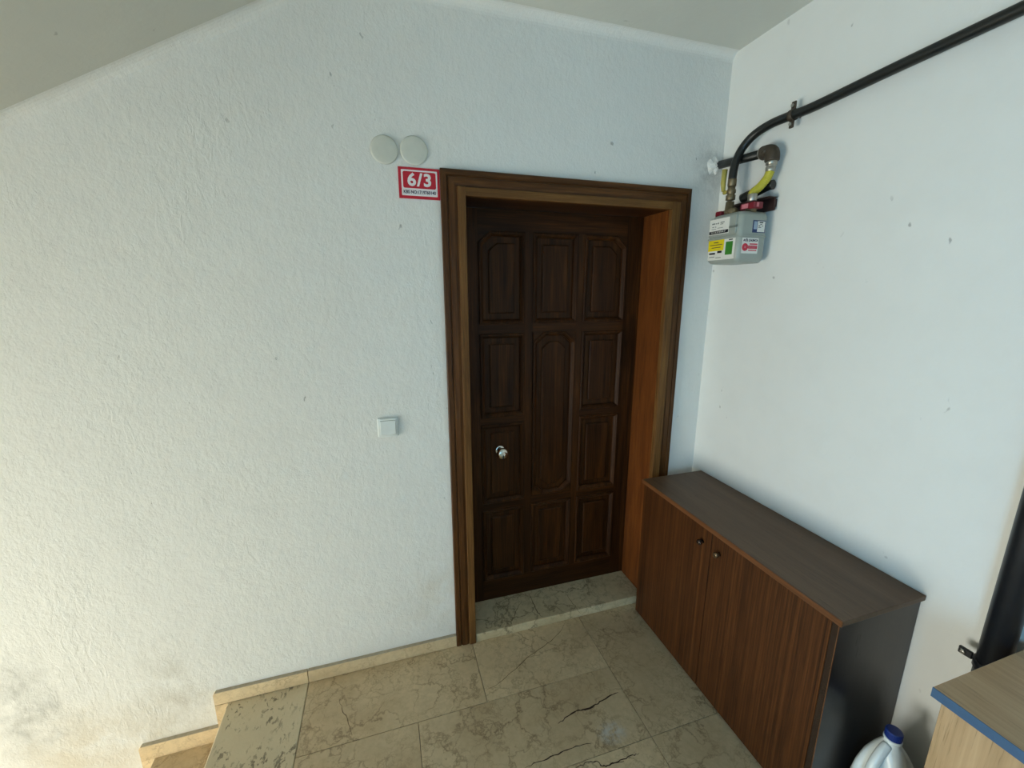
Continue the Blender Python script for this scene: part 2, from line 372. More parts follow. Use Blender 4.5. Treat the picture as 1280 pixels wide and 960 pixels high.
# ceiling over the landing, sloping down along the stairs; above the landing edge it opens to the upper flight
sl = 0.557; xk = -0.505 + (HC-2.61)/sl
xe = -4.0; ze = HC-(xk-xe)*sl
cl = MB().prism([(XR, HC), (xk, HC), (xe, ze), (xe, ze+0.16), (xk-0.05, HC+0.14), (XR, HC+0.14)], 'y', -2.3, 0.0)
cl.box((-1.2, -3.1, HC), (XR, -2.3, HC+0.14))
ceiling = obj('ceiling', cl, 'ceil', kind='structure')
cv = MB(); r = 0.035
for (xa, za), (xb, zb) in (((xk, HC), (XR, HC)), ((xe, ze), (xk, HC))):
    q = lambda t: (-0.0004-r*(1-math.sin(t)), -0.0004-r*(1-math.cos(t)))
    R_ = [[Vector((x, -0.0002, z+0.002))]+[Vector((x, q(PI/2*k/6)[0], z+q(PI/2*k/6)[1])) for k in range(7)] for x, z in ((xa, za), (xb, zb))]
    cv.loft(R_, smooth=False)
obj('cove', cv, 'wall', ceiling)

# floor: screed with marble slabs laid on it
floor = obj('floor', MB().box((-0.955, -3.1, -0.22), (XR, 0.0, -0.0200)), 'grout', kind='structure')
gap = 0.0011
def slab(x0, x1, y0, y1, mat='marble', z0=-0.0198, z1=0.0, parent=None, name='tile', bev=0.0008):
    return obj(name, MB().box((x0+gap, y0+gap, z0), (x1-gap, y1-gap, z1), bev, 1), mat, parent or floor)
for x0, x1, y0, y1 in [(-.66, .075, -.335, 0.0), (.075, .652, -.335, 0.0), (.652, XR, -.66, 0.0),
                       (-.66, -.211, -.66, -.335), (-.211, .652, -.66, -.335),
                       (-.66, .10, -.99, -.66), (.10, .652, -.99, -.66), (.652, XR, -1.3, -.66),
                       (-.66, -.15, -1.32, -.99), (-.15, .652, -1.32, -.99), (.652, XR, -1.95, -1.3),
                       (-.66, .30, -1.95, -1.32), (.30, .652, -1.95, -1.32), (-.66, .30, -2.6, -1.95), (.30, XR, -2.6, -1.95),
                       (-.66, .30, -3.1, -2.6), (.30, XR, -3.1, -2.6)]:
    slab(x0, x1, y0, y1)
def crack(pts, wd, mat, z=0.0, parent=None, seed=1):
    rnd = random.Random(seed); P = bez([(x, y, z) for x, y in pts], 5); mb = MB(); L, Rr = [], []
    for i, p in enumerate(P):
        t = (P[min(i+1, len(P)-1)]-P[max(i-1, 0)]).normalized(); nrm = Vector((-t.y, t.x, 0))
        p = p + nrm*rnd.uniform(-1, 1)*0.003
        h = wd*(0.25+0.75*math.sin(PI*min(1, max(0, (i+0.3)/len(P)))))*rnd.uniform(0.5, 1.2)
        L.append(p+nrm*h); Rr.append(p-nrm*h)
    rings = [[l, r, r+Vector((0, 0, 0.0004)), l+Vector((0, 0, 0.0004))] for l, r in zip(L, Rr)]
    mb.loft(rings, smooth=False)
    return obj('crack', mb, mat, parent or floor)
crack([(0.325, -0.505), (0.361, -0.496), (0.417, -0.482), (0.464, -0.488), (0.53, -0.476), (0.58, -0.465), (0.626, -0.462)], 0.0035, 'crack', 0, floor, 3)
crack([(0.147, -0.616), (0.205, -0.614), (0.279, -0.611), (0.342, -0.607), (0.416, -0.613)], 0.0022, 'crack', 0, floor, 4)
crack([(0.325, -0.673), (0.372, -0.669), (0.405, -0.676), (0.424, -0.698), (0.46, -0.699), (0.504, -0.703)], 0.0022, 'crack', 0, floor, 5)
crack([(0.419, -0.699), (0.48, -0.699), (0.536, -0.697), (0.572, -0.698)], 0.002, 'crack', 0, floor, 6)
crack([(0.084, -0.282), (0.138, -0.266), (0.196, -0.242), (0.305, -0.18), (0.415, -0.137), (0.489, -0.102), (0.567, -0.039)], 0.0016, 'crack2', 0, floor, 7)
crack([(-0.523, -0.137), (-0.508, -0.192), (-0.487, -0.228), (-0.463, -0.309)], 0.0018, 'crack2', 0, floor, 8)
crack([(0.312, -0.017), (0.328, -0.058), (0.348, -0.084)], 0.0014, 'crack2', 0, floor, 9)

# stairs going down to the left
stairs = thing('stairs', (-0.955, 0, 0), kind='structure')
RUN, RISE, NST = 0.285, 0.18, 8
def tread(x0, x1, y0, y1, z, mat): return obj('tread', MB().box((x0, y0, z-0.03), (x1, y1, z), 0.003, 1), mat, stairs)
tread(-0.972, -0.6615, -1.50, 0.0, 0.0, 'trav')
tread(-0.972, -0.6615, -2.30, -1.503, 0.0, 'trav')
obj('tread', MB().box((-1.045, -3.1, -0.03), (-0.6615, -2.303, 0.0), 0.003, 1), 'trav', stairs)
for i in range(NST):
    xa = -0.955 - i*RUN
    obj('riser', MB().box((xa-0.0015, -2.299, -(i+1)*RISE), (xa+0.018, 0.0, -i*RISE-0.0305)), 'skirt', stairs)
    tread(xa-RUN-0.017, xa-0.0016, -2.299, 0.0, -(i+1)*RISE, 'marble')
obj('landing', MB().box((-4.4, -2.3, -1.78), (-0.955-NST*RUN-0.02, 0.0, -(NST+1)*RISE)), 'marble', stairs)
obj('stringer', MB().prism([(-0.957, -0.22), (-0.957, -1.72), (-0.955-NST*RUN, -1.72), (-0.955-NST*RUN, -1.66)], 'y', -2.299, -0.002), 'wall2', stairs)

# stepped marble skirting along the back wall
bb = thing('baseboard_back', (-0.66, 0, 0), kind='structure')
def skirt(x0, x1, z0, z1, chamfer=0.0):
    t = 0.017
    pts = [(x0, z0), (x1, z0), (x1, z1), (x0+chamfer, z1), (x0, z1-chamfer)] if chamfer else [(x0, z0), (x1, z0), (x1, z1), (x0, z1)]
    o = obj('skirting_piece', MB().prism(pts, 'y', -t, 0.0), 'skirt', bb)
    # grey mortar and dust lying along the top
    obj('mortar', MB().box((x0+chamfer, -t+0.001, z1), (x1, -0.0002, z1+0.0015)), 'dust', bb)
skirt(-0.6585, -0.001, 0.0025, 0.060)
skirt(-1.020, -0.6615, 0.0025, 0.060, 0.007)
obj('skirting_piece', MB().box((-1.020, -0.017, -0.1795), (-0.9735, 0.0, -0.0005)), 'skirt', bb)
for i in range(1, NST):
    xa = -0.955 - i*RUN; z = -i*RISE
    skirt(xa-0.062, xa+RUN-0.066, z+0.0005, z+0.068, 0.007)
    obj('skirting_piece', MB().box((xa-0.062, -0.017, z-RISE+0.0005), (xa-0.0185, 0.0, z-0.0005)), 'skirt', bb)

# ================================================================== DOOR
door = thing('door_1', (0.57, 0.0, 0.0), kind='structure')
# outer casing: stepped profile, mitred at the top
prof = [(0.0, 0.002), (0.0, 0.016), (0.003, 0.019), (0.021, 0.020), (0.0235, 0.0150), (0.027, 0.0150), (0.030, 0.0205), (0.050, 0.0215), (0.058, 0.0190), (0.0625, 0.0190), (0.0625, 0.002)]
W, H1 = 1.1447, 2.15
def casing(path, mat):
    # path: two ends, each a function (d, p) -> point
    mb = MB(); mb.loft([[path[0](d, p) for d, p in prof], [path[1](d, p) for d, p in prof]], smooth=False)
    return obj('casing', mb, mat, door)
casing((lambda d, p: Vector((d, -p, 0.0005)), lambda d, p: Vector((d, -p, H1-d))), 'casing_z')
casing((lambda d, p: Vector((d, -p, H1-d)), lambda d, p: Vector((W-d, -p, H1-d))), 'casing_x')
casing((lambda d, p: Vector((W-d, -p, 0.0005)), lambda d, p: Vector((W-d, -p, H1-d))), 'casing_z')
# jamb lining boards (front edge lighter and a little proud) and reveals
JL, JR, JZ = 0.0945, 1.0400, 2.0555
obj('jamb_edge', MB().box((0.063, -0.027, 0.0005), (JL, 0.0, JZ+0.033), 0.0025, 2), 'strip_z', door)
obj('jamb_edge', MB().box((JR, -0.027, 0.0005), (W-0.063, 0.0, JZ+0.033), 0.0025, 2), 'strip_z', door)
obj('jamb_edge', MB().box((JL, -0.0265, JZ), (JR, 0.0, H1-0.063), 0.0025, 2), 'strip_x', door)
obj('jamb_lining', MB().box((0.060, 0.0002, 0.0005), (JL-0.0005, 0.255, 2.09)), 'reveal_z', door)
obj('jamb_lining', MB().box((JR+0.0005, 0.0002, 0.0005), (1.0795, 0.255, 2.09)), 'reveal_z', door)
obj('jamb_lining', MB().box((JL, 0.0002, JZ+0.0005), (JR, 0.255, 2.09)), 'leaf_x', door)  # head board given the dark leaf wood, painting in the recess shade
# marble sill
sill = obj('door_sill', MB().box((0.0955, -0.022, 0.0005), (1.0395, 0.255, 0.0455), 0.004, 2), 'sill', door)
crack([(0.437, 0.17), (0.437, 0.096), (0.435, 0.034), (0.447, -0.009)], 0.002, 'crack', 0.0455, sill, 10)
crack([(0.635, 0.116), (0.641, 0.033), (0.646, -0.003), (0.647, -0.048)], 0.0013, 'crack2', 0.0455, sill, 11)
crack([(0.378, 0.122), (0.338, 0.078), (0.315, 0.038), (0.286, 0.009), (0.281, -0.028)], 0.0016, 'crack2', 0.0455, sill, 12)
# leaf: rails and stiles around recessed fields, moulding frames, raised panels
YF = 0.190
leaf = thing('door_leaf', (0, 0, 0)); leaf.parent = door; leaf.location = (0, YF+0.02, 0.06)
cols = [(0.187, 0.411), (0.452, 0.683), (0.718, 0.950)]
rows = [(1.543, 1.960), (1.083, 1.497), (0.622, 1.048), (0.170, 0.584)]
LX0, LX1, LZ0, LZ1 = 0.0965, 1.0385, 0.047, 2.054
def octa(x0, x1, z0, z1, ch, cx, cz):
    """ch: which corners are cut (tl, tr, br, bl)"""
    p = []
    for k, (x, z, sx, sz) in enumerate(((x0, z1, 1, -1), (x1, z1, -1, -1), (x1, z0, -1, 1), (x0, z0, 1, 1))):
        a, b = (x, z+sz*(cz if ch[k] else 0.0004)), (x+sx*(cx if ch[k] else 0.0004), z)
        p += [a, b] if k % 2 == 0 else [b, a]
    return p
panels = []
for ci, (x0, x1) in enumerate(cols):
    for ri, (z0, z1) in enumerate(rows):
        if ci == 1 and ri in (1, 2):
            if ri == 1: panels.append((x0+0.004, x1-0.002, 0.631, 1.501, (1, 1, 1, 1)))
            continue
        panels.append((x0, x1, z0, z1, (ci == 0 and ri == 0, ci == 2 and ri == 0, 0, 0)))
# leaf ground (field level) and the frame members at face level
YB = YF+0.014
obj('field_board', MB().box((LX0, YB, LZ0), (LX1, YF+0.05, LZ1)), 'leaf_z', leaf)
xs = [LX0, 0.187, 0.411, 0.452, 0.683, 0.718, 0.950, LX1]
obj('stile', MB().box((LX0, YF, LZ0), (0.187, YB+0.002, LZ1)), 'leaf_z', leaf)
obj('stile', MB().box((0.950, YF, LZ0), (LX1, YB+0.002, LZ1)), 'leaf_z', leaf)
obj('rail', MB().box((0.187, YF, 1.960), (0.950, YB+0.002, LZ1)), 'leaf_x', leaf)
obj('rail', MB().box((0.187, YF, LZ0), (0.950, YB+0.002, 0.170)), 'leaf_x', leaf)
for xa, xb in ((0.411, 0.452), (0.683, 0.718)):
    obj('mullion', MB().box((xa, YF, 0.170), (xb, YB+0.002, 1.960)), 'leaf_z', leaf)
for (xa, xb), zs in ((cols[0], ((1.497, 1.543), (1.048, 1.083), (0.584, 0.622))), (cols[2], ((1.497, 1.543), (1.048, 1.083), (0.584, 0.622))), (cols[1], ((1.501, 1.543), (0.584, 0.631)))):
    for za, zb in zs: obj('rail', MB().box((xa, YF, za), (xb, YB+0.002, zb)), 'leaf_x', leaf)
for x0, x1, z0, z1, ch in panels:
    if any(ch):   # small triangular fillets behind the cut corners
        mbc = MB()
        for k, (x, z, sx, sz) in enumerate(((x0, z1, 1, -1), (x1, z1, -1, -1), (x1, z0, -1, 1), (x0, z0, 1, 1))):
            if ch[k]: mbc.prism([(x, z), (x+sx*0.056, z), (x, z+sz*0.050)], 'y', YF, YB+0.002)
        obj('corner_fillet', mbc, 'leaf_x', leaf)
    # moulding: rounded bead standing proud around the field
    cc = [(0.0, 0.0005), (0.0, -0.006), (0.003, -0.0085), (0.0075, -0.0085), (0.011, -0.005), (0.013, -0.005), (0.016, -0.002), (0.0215, 0.004), (0.0215, 0.0135)]
    mbm = MB(); rings = []
    for d, y in cc:
        o_ = octa(x0+d, x1-d, z0+d, z1-d, ch, 0.056-0.55*d, 0.050-0.5*d)
        rings.append([Vector((x, YF+y, z)) for x, z in o_])
    mbm.loft(rings, cap=False, smooth=False)
    obj('moulding', mbm, 'leaf_z', leaf)
    # raised and fielded centre panel
    rp = MB(); rings = []
    for d, y in ((0.050, YB+0.0005), (0.050, YB-0.0075), (0.0545, YB-0.0105)):
        o_ = octa(x0+d, x1-d, z0+d, z1-d, ch, 0.038-0.3*(d-0.05), 0.034-0.3*(d-0.05))
        rings.append([Vector((x, y, z)) for x, z in o_])
    rp.loft(rings, cap=True, smooth=False)
    obj('raised_panel', rp, 'leaf_z', leaf)
# chrome knob on a round rose
kx, kz = 0.284, 0.905
obj('knob_rose', MB().lathe((kx, YB-0.006, kz), (0, -1, 0), [(0, 0.026), (0.004, 0.026), (0.007, 0.022), (0.008, 0.012)], 28), 'chrome', leaf)
kn = MB().lathe((kx, YB-0.013, kz), (0, -1, 0), [(0, 0.011), (0.026, 0.010), (0.030, 0.018), (0.036, 0.0275), (0.044, 0.0305), (0.052, 0.0275), (0.057, 0.019), (0.0585, 0.012), (0.0585, 0.0001)], 28)
obj('knob', kn, 'chrome', leaf, label='round chrome knob')
obj('keyhole', MB().box((kx-0.003, YB-0.0725, kz-0.022), (kx+0.003, YB-0.0705, kz-0.004)), 'black_print', leaf)

# ================================================================== WALL FITTINGS
def cover(x, z, r, label, tilt):
    o = MB().lathe((x, 0.0, z), (0, -1, tilt), [(0, r-0.003), (0.0025, r-0.003), (0.0026, r), (0.0045, r), (0.0065, r-0.002), (0.0075, r-0.006), (0.0078, r*0.5), (0.008, 0.0001)], 48)
    o = obj('junction_cover', o, 'disc'); return tag(o, label, 'cover', 'round blank covers above the sign')
cover(-0.198, 2.198, 0.0490, 'left one of two round painted blank covers above the red sign', 0.0)
cover(-0.092, 2.204, 0.0505, 'right one of two round painted blank covers, nearer the door frame corner', 0.0)

sw = thing('light_switch', (-0.251, 0, 1.145), 'square white light switch on the plaster left of the door', 'switch')
obj('switch_frame', MB().box((-0.2925, -0.010, 1.1035), (-0.2095, 0.0, 1.1865), 0.005, 3), 'white_pl', sw, sharp=40)
obj('rocker', MB().prism([(-0.009, 1.113), (-0.0165, 1.116), (-0.0135, 1.174), (-0.009, 1.176)], 'x', -0.2815, -0.2205, 0.001), 'white_pl', sw)
obj('indicator_bar', MB().box((-0.2815, -0.0125, 1.177), (-0.2205, -0.0095, 1.1835), 0.001, 1), 'white_pl', sw)

sg = thing('door_number_sign', (-0.08, 0, 2.092), 'red and white door number sign reading 6/3 left of the door frame', 'sign')
def rrect(x0, x1, z0, z1, r, n=5):
    p = []
    for cx, cz, a0 in ((x1-r, z1-r, 0), (x0+r, z1-r, 90), (x0+r, z0+r, 180), (x1-r, z0+r, 270)):
        p += [(cx+r*math.cos(math.radians(a0+90*k/n)), cz+r*math.sin(math.radians(a0+90*k/n))) for k in range(n+1)]
    return p
sx0, sx1, sz0, sz1 = -0.154, -0.0015, 2.037, 2.1465
obj('plate', MB().prism(rrect(sx0, sx1, sz0, sz1, 0.001, 2), 'y', -0.0030, -0.0002), 'sign_red', sg, label='red border plate')
obj('white_field', MB().prism(rrect(sx0+0.0105, sx1-0.009, sz0+0.0105, sz1-0.0090, 0.002, 2), 'y', -0.0034, -0.0028), 'sign_white', sg)
obj('red_field', MB().prism(rrect(sx0+0.0165, sx1-0.0145, sz0+0.0370, sz1-0.0145, 0.006), 'y', -0.0038, -0.0032), 'sign_red', sg)
text('number', '6/3', 0.0610, 'sign_white', sg, (sx0+0.0325, -0.0040, sz0+0.0440), (1, 0, 0), (0, 0, 1), 0.088, 0.0019, space=1.12)
text('lettering', 'KBS NO:1719760140', 0.0165, 'ink', sg, (sx0+0.0170, -0.0036, sz0+0.0175), (1, 0, 0), (0, 0, 1), 0.1200, 0.0004)
tag(obj('tape_scrap', MB().prism([(-0.045, 2.150), (-0.004, 2.150), (-0.006, 2.176), (-0.022, 2.178)], 'y', -0.0008, -0.0001), 'wall2'), 'scrap of pale tape on the plaster between cover and door frame corner', 'tape')

# ================================================================== SHOE CABINET
cx0, cx1, cy1 = 0.9560, XR-0.003, -0.068; cy0 = cy1-0.972; cz = 0.7726
cab = thing('shoe_cabinet', ((cx0+cx1)/2, (cy0+cy1)/2, 0), 'long dark brown two-door shoe cabinet beside the wooden door', 'cabinet')
obj('top', MB().box((cx0, cy0, cz-0.018), (cx1, cy1, cz), 0.002, 2), 'cab_top', cab)
obj('front_edging', MB().box((cx0-0.003, cy0, cz-0.020), (cx0, cy1, cz-0.0005), 0.0012, 2), 'cab_edge', cab, label='lighter brown front edging')
obj('side_panel', MB().box((cx0+0.006, cy0+0.010, 0.012), (cx1, cy0+0.028, cz-0.018)), 'cab_side', cab, label='near-black end panel')
obj('side_panel', MB().box((cx0+0.026, cy1-0.028, 0.012), (cx1, cy1-0.010, cz-0.018)), 'cab_side', cab)
obj('shaded_edging', MB().box((cx0+0.0045, cy0+0.0112, 0.012), (cx0+0.0065, cy0+0.0285, cz-0.020)), 'knob_dark', cab)  # dark colour paints in the shade on the panel's set-back front edge
obj('pale_edge', MB().box((cx0+0.0043, cy0+0.0093, 0.012), (cx0+0.0065, cy0+0.0112, cz-0.020)), 'cab_edge', cab, label='thin pale edge')  # paler line along the outer corner of the end panel
obj('back_panel', MB().box((cx1-0.006, cy0+0.028, 0.03), (cx1, cy1-0.028, cz-0.018)), 'cab_side', cab)
obj('bottom_panel', MB().box((cx0+0.026, cy0+0.028, 0.03), (cx1-0.006, cy1-0.028, 0.048)), 'cab_side', cab)
obj('shelf', MB().box((cx0+0.04, cy0+0.028, 0.39), (cx1-0.006, cy1-0.028, 0.408)), 'cab_side', cab)
seam = -0.5385
for y0, y1, ky, mat in ((seam+0.0012, cy1-0.010, seam+0.047, 'knob_dark'), (cy0+0.0305, seam-0.0012, seam-0.044, 'brass_knob')):
    d = obj('door', MB().box((cx0+0.004, y0, 0.016), (cx0+0.022, y1, cz-0.0225), 0.0012, 1), 'sapele', cab)
    k = MB().lathe((cx0+0.004, ky, 0.686), (-1, 0, 0), [(0, 0.008), (0.006, 0.007), (0.012, 0.0105), (0.018, 0.0120), (0.023, 0.010), (0.0245, 0.006), (0.0245, 0.0001)], 20)
    obj('knob', k, mat, d)
for x in (cx0+0.05, cx1-0.05):
    for y in (cy0+0.06, seam, cy1-0.06):
        obj('foot', MB().lathe((x, y, 0.0), (0, 0, 1), [(0, 0.013), (0.03, 0.015)], 12), 'knob_dark', cab)

# ================================================================== BEECH CUPBOARD (bottom right corner)
bx0, bx1, by1, bz = 0.917, XR-0.004, -1.2620, 0.80; by0 = by1-0.80
bc = thing('beech_cupboard', ((bx0+bx1)/2, (by0+by1)/2, 0), 'pale beech cupboard with blue edged top beside the black riser pipe', 'cupboard')
obj('top', MB().box((bx0+0.002, by0+0.002, bz-0.024), (bx1, by1, bz), 0.001, 1), 'beech', bc)
obj('edge_band', MB().box((bx0, by0, bz-0.0245), (bx0+0.002, by1, bz-0.0003)).box((bx0+0.002, by0, bz-0.0245), (bx1, by0+0.002, bz-0.0003)), 'blue_edge', bc, label='blue edge band')
obj('side_panel', MB().box((bx0+0.030, by1-0.033, 0.0), (bx1, by1-0.015, bz-0.0245)), 'beech_z', bc)
obj('side_panel', MB().box((bx0+0.030, by0+0.015, 0.0), (bx1, by0+0.033, bz-0.0245)), 'beech_z', bc)
obj('back_panel', MB().box((bx1-0.01, by0+0.033, 0.02), (bx1, by1-0.033, bz-0.0245)), 'beech_z', bc)
obj('bottom_panel', MB().box((bx0+0.03, by0+0.033, 0.05), (bx1-0.01, by1-0.033, 0.068)), 'beech_z', bc)
ym = (by0+by1)/2
for y0, y1 in ((by0+0.016, ym-0.001), (ym+0.001, by1-0.016)):
    dd = obj('door', MB().box((bx0+0.011, y0, 0.055), (bx0+0.029, y1, bz-0.031), 0.001, 1), 'beech_z', bc)
    yk = ym + (-0.04 if y1 < ym else 0.04)
    obj('knob', MB().lathe((bx0+0.011, yk, 0.60), (-1, 0, 0), [(0, 0.007), (0.01, 0.007), (0.014, 0.012), (0.02, 0.011), (0.022, 0.0001)], 16), 'steel', dd)

# ================================================================== JUG
jx, jy, jz = 1.156, -1.112, 0.398
jug = thing('plastic_jug', (jx, jy, 0), 'milky white plastic jug with blue cap on the floor between the cabinets', 'jug')
def sq(cx, cy, z, a, b, p=3.2, n=40):
    out = []
    for k in range(n):
        t = 2*PI*k/n; c, s = math.cos(t), math.sin(t)
        out.append(Vector((cx+a*math.copysign(abs(c)**(2/p), c), cy+b*math.copysign(abs(s)**(2/p), s), z)))
    return out
JB = jz-0.024
secs = [(0.0015, .074, .056, 3.6), (0.006, .081, .062, 3.6), (0.02, .084, .064, 3.6), (0.14, .084, .064, 3.4), (0.20, .083, .063, 3.2), (0.245, .078, .059, 2.8),
        (0.285, .066, .051, 2.5), (0.315, .049, .040, 2.3), (0.338, .033, .029, 2.1), (0.350, .0225, .0215, 2.0), (JB-0.008, .0185, .0185, 2.0), (JB, .0185, .0185, 2.0)]
mbj = MB(); mbj.loft([sq(jx, jy, z, a, b, p) for z, a, b, p in secs])
# hollow panel below the handle: pull the near face inwards around the handle
for v in mbj.bm.verts:
    d = v.co - Vector((jx, jy, 0))
    if d.x < 0 and 0.17 < d.z < 0.33 and abs(d.y) < 0.045:
        f = math.sin(PI*(d.z-0.17)/0.16)*(1-(abs(d.y)/0.045)**2)
        v.co.x += 0.034*f*min(1, -d.x/0.05)
obj('body', mbj, 'jug', jug)
hp = bez([(jx-0.016, jy, 0.348), (jx-0.040, jy, 0.330), (jx-0.064, jy, 0.295), (jx-0.079, jy, 0.240), (jx-0.082, jy, 0.185), (jx-0.076, jy, 0.160)], 6)
obj('handle', MB().tube(hp, [0.012]+[0.0135]*(len(hp)-2)+[0.014], 14), 'jug', jug)
obj('collar', MB().lathe((jx, jy, JB-0.012), (0, 0, 1), [(0, 0.0195), (0.002, 0.0225), (0.007, 0.0225), (0.009, 0.0195)], 28), 'jug', jug)
cp = MB(); n = 60
for_r = lambda z, r: [Vector((jx+(r+(0.0005 if k % 2 else 0))*math.cos(2*PI*k/n), jy+(r+(0.0005 if k % 2 else 0))*math.sin(2*PI*k/n), z)) for k in range(n)]
cp.loft([for_r(JB-0.002, 0.0205), for_r(JB+0.0200, 0.0205), for_r(JB+0.0225, 0.0190), for_r(JB+0.0232, 0.015)], smooth=False)
obj('cap', cp, 'cap_blue', jug, label='blue screw cap')

# ================================================================== GAS PIPES AND METER
gp = thing('gas_supply_pipe', (XR-0.04, -0.40, 2.33), 'black gas pipe running along the right wall below the ceiling down to the meter', 'pipe')
pth = bez([(1.275, -1.186, 2.366), (1.275, -0.97, 2.357), (1.275, -0.70, 2.347), (1.275, -0.46, 2.336), (1.273, -0.37, 2.338), (1.268, -0.29, 2.337), (1.258, -0.226, 2.320), (1.245, -0.190, 2.288), (1.232, -0.172, 2.245), (1.224, -0.168, 2.20), (1.221, -0.168, 2.158)], 7)
obj('pipe', MB().tube(pth, 0.0165, 18), 'black_pipe', gp)
px, py = 1.221, -0.169
obj('union_nut', MB().lathe((px, py, 2.160), (0, 0, -1), [(0, 0.0185), (0.004, 0.0195), (0.026, 0.0195), (0.030, 0.0165)], 6), 'dirty_brass', gp)
obj('valve_body', MB().lathe((px, py, 2.131), (0, 0, -1), [(0, 0.0150), (0.010, 0.0150), (0.014, 0.0185), (0.026, 0.0185), (0.030, 0.0145), (0.034, 0.0145), (0.035, 0.0190), (0.054, 0.0190), (0.056, 0.0150)], 8), 'dirty_brass', gp)
lv = MB().tube([(px-0.012, py+0.035, 2.205), (px-0.013, py+0.036, 2.15), (px-0.010, py+0.034, 2.118)], [0.0115, 0.0105, 0.0080], 10)
lv.tube([(px, py+0.012, 2.113), (px-0.006, py+0.036, 2.113)], 0.008, 10)
obj('lever', lv, 'lever', gp, label='yellow valve lever')
def clamp(y, z):
    mb = MB(); x = 1.275
    mb.lathe((x, y+0.009, z), (0, -1, 0), [(0, 0.0205), (0.018, 0.0205)], 20)
    mb.box((x-0.004, y-0.009, z+0.018), (x+0.004, y+0.009, z+0.046), 0.002, 1)
    mb.box((x-0.004, y-0.009, z-0.044), (x+0.004, y+0.009, z-0.018), 0.002, 1)
    mb.tube([(x+0.015, y, z), (XR-0.0003, y, z)], 0.006, 8)
    o = obj('clamp', mb, 'cast', gp)
    for dz in (0.032, -0.031): obj('bolt', MB().lathe((x-0.004, y, z+dz), (-1, 0, 0), [(0, 0.006), (0.006, 0.006)], 6), 'steel', gp)
clamp(-0.375, 2.338)

gm_ = thing('gas_meter', (1.21, -0.24, 1.81), 'grey gas meter with coloured stickers on the right wall under the black pipe', 'meter')
mx0, mx1, my0, my1, mz0, mz1 = 1.140, 1.277, -0.322, -0.150, 1.808, 2.008
def msec(z, ins):
    # plan outline: big radius at the front corners, small at the rear
    p = []
    a0, a1, b0, b1 = mx0+ins, mx1-ins*0.3, my0+ins, my1-ins
    for cx_, cy_, r, s in ((a1-0.012, b1-0.012, 0.012, 0), (a0+0.016, b1-0.016, 0.016, 90), (a0+0.020, b0+0.020, 0.020, 180), (a1-0.012, b0+0.012, 0.012, 270)):
        p += [Vector((cx_+r*math.cos(math.radians(s+90*k/7)), cy_+r*math.sin(math.radians(s+90*k/7)), z)) for k in range(8)]
    return p
mzm = 1.912
mbm = MB(); mbm.loft([msec(mz0, 0.016), msec(mz0+0.004, 0.009), msec(mz0+0.012, 0.003), msec(mz0+0.022, 0.0), msec(mz1-0.024, 0.0), msec(mz1-0.013, 0.003), msec(mz1-0.004, 0.010), msec(mz1, 0.018)])
obj('body', mbm, 'meter', gm_, sharp=50)
mbs = MB(); mbs.loft([msec(mzm-0.003, -0.0015), msec(mzm-0.0025, -0.0045), msec(mzm+0.0025, -0.0045), msec(mzm+0.003, -0.0015)], smooth=False)
obj('seam_flange', mbs, 'meter', gm_)
# reading unit on the front (facing the stairs)
fx = mx0
bz_ = MB().prism([(my1-0.010, mzm+0.008), (my0+0.016, mzm+0.008), (my0+0.016, mz1-0.012), (my1-0.010, mz1-0.012)], 'x', fx-0.0075, fx+0.004, 0.002)
ix = obj('index_housing', bz_, 'meter', gm_)
obj('dial_plate', MB().box((fx-0.0085, my0+0.050, mzm+0.016), (fx-0.007, my1-0.014, mz1-0.018)), 'lab_white', ix)
obj('digit_strip', MB().box((fx-0.0090, my0+0.052, mzm+0.0185), (fx-0.0078, my1-0.016, mzm+0.0305)), 'black_print', ix)
def prints(rows_, face, mat, parent):
    """tiny unreadable print as short bars; face(u0,u1,z0,z1) -> MB box args"""
    mb = MB()
    for u0, u1, z0, z1 in rows_: mb.box(*face(u0, u1, z0, z1))
    return obj('print', mb, mat, parent, kind='stuff')
Ff = lambda dx: (lambda u0, u1, z0, z1: ((fx-dx-0.0004, my1-u1, mzm+z0), (fx-dx, my1-u0, mzm+z1)))
prints([(.028, .044, .058, .063), (.048, .056, .058, .062), (.060, .066, .057, .063), (.074, .096, .060, .064), (.074, .090, .054, .057), (.030, .040, .046, .049), (.046, .052, .045, .049), (.028, .052, .038, .040), (.060, .090, .040, .042)], Ff(0.0085), 'meter_dk', ix)
text('digits', '01234567', 0.0085, 'lab_white', ix, (fx-0.0092, my1-0.027, mzm+0.0222), (0, -1, 0), (0, 0, 1), 0.080)
obj('sealing_tab', MB().box((fx-0.016, my0+0.010, mzm+0.033), (fx-0.004, my0+0.044, mzm+0.040), 0.002, 1), 'meter_dk', ix)
# stickers
st = obj('sticker', MB().box((fx-0.0008, my0+0.017, mz0+0.016), (fx+0.001, my1-0.010, mzm-0.006)), 'lab_white', gm_)
obj('yellow_field', MB().box((fx-0.0012, my1-0.097, mzm-0.050), (fx-0.0006, my1-0.0095, mzm-0.006)), 'lab_yellow', st)
obj('green_field', MB().box((fx-0.0012, my1-0.144, mzm-0.070), (fx-0.0006, my1-0.107, mzm-0.018)), 'lab_green', st)
prints([(.040, .066, -.018, -.014), (.020, .088, -.027, -.024), (.030, .080, -.038, -.035)], Ff(0.0012), 'dirty_brass', st)
prints([(.018, .052, -.064, -.057), (.064, .088, -.060, -.051), (.122, .142, -.013, -.009)], Ff(0.0009), 'black_print', st)
prints([(.020, .050, -.076, -.073), (.056, .086, -.080, -.077)], Ff(0.0009), 'meter_dk', st)
sy = my0
Fs = lambda dy: (lambda u0, u1, z0, z1: ((mx0+u0, sy-dy-0.0004, mzm+z0), (mx0+u1, sy-dy, mzm+z1)))
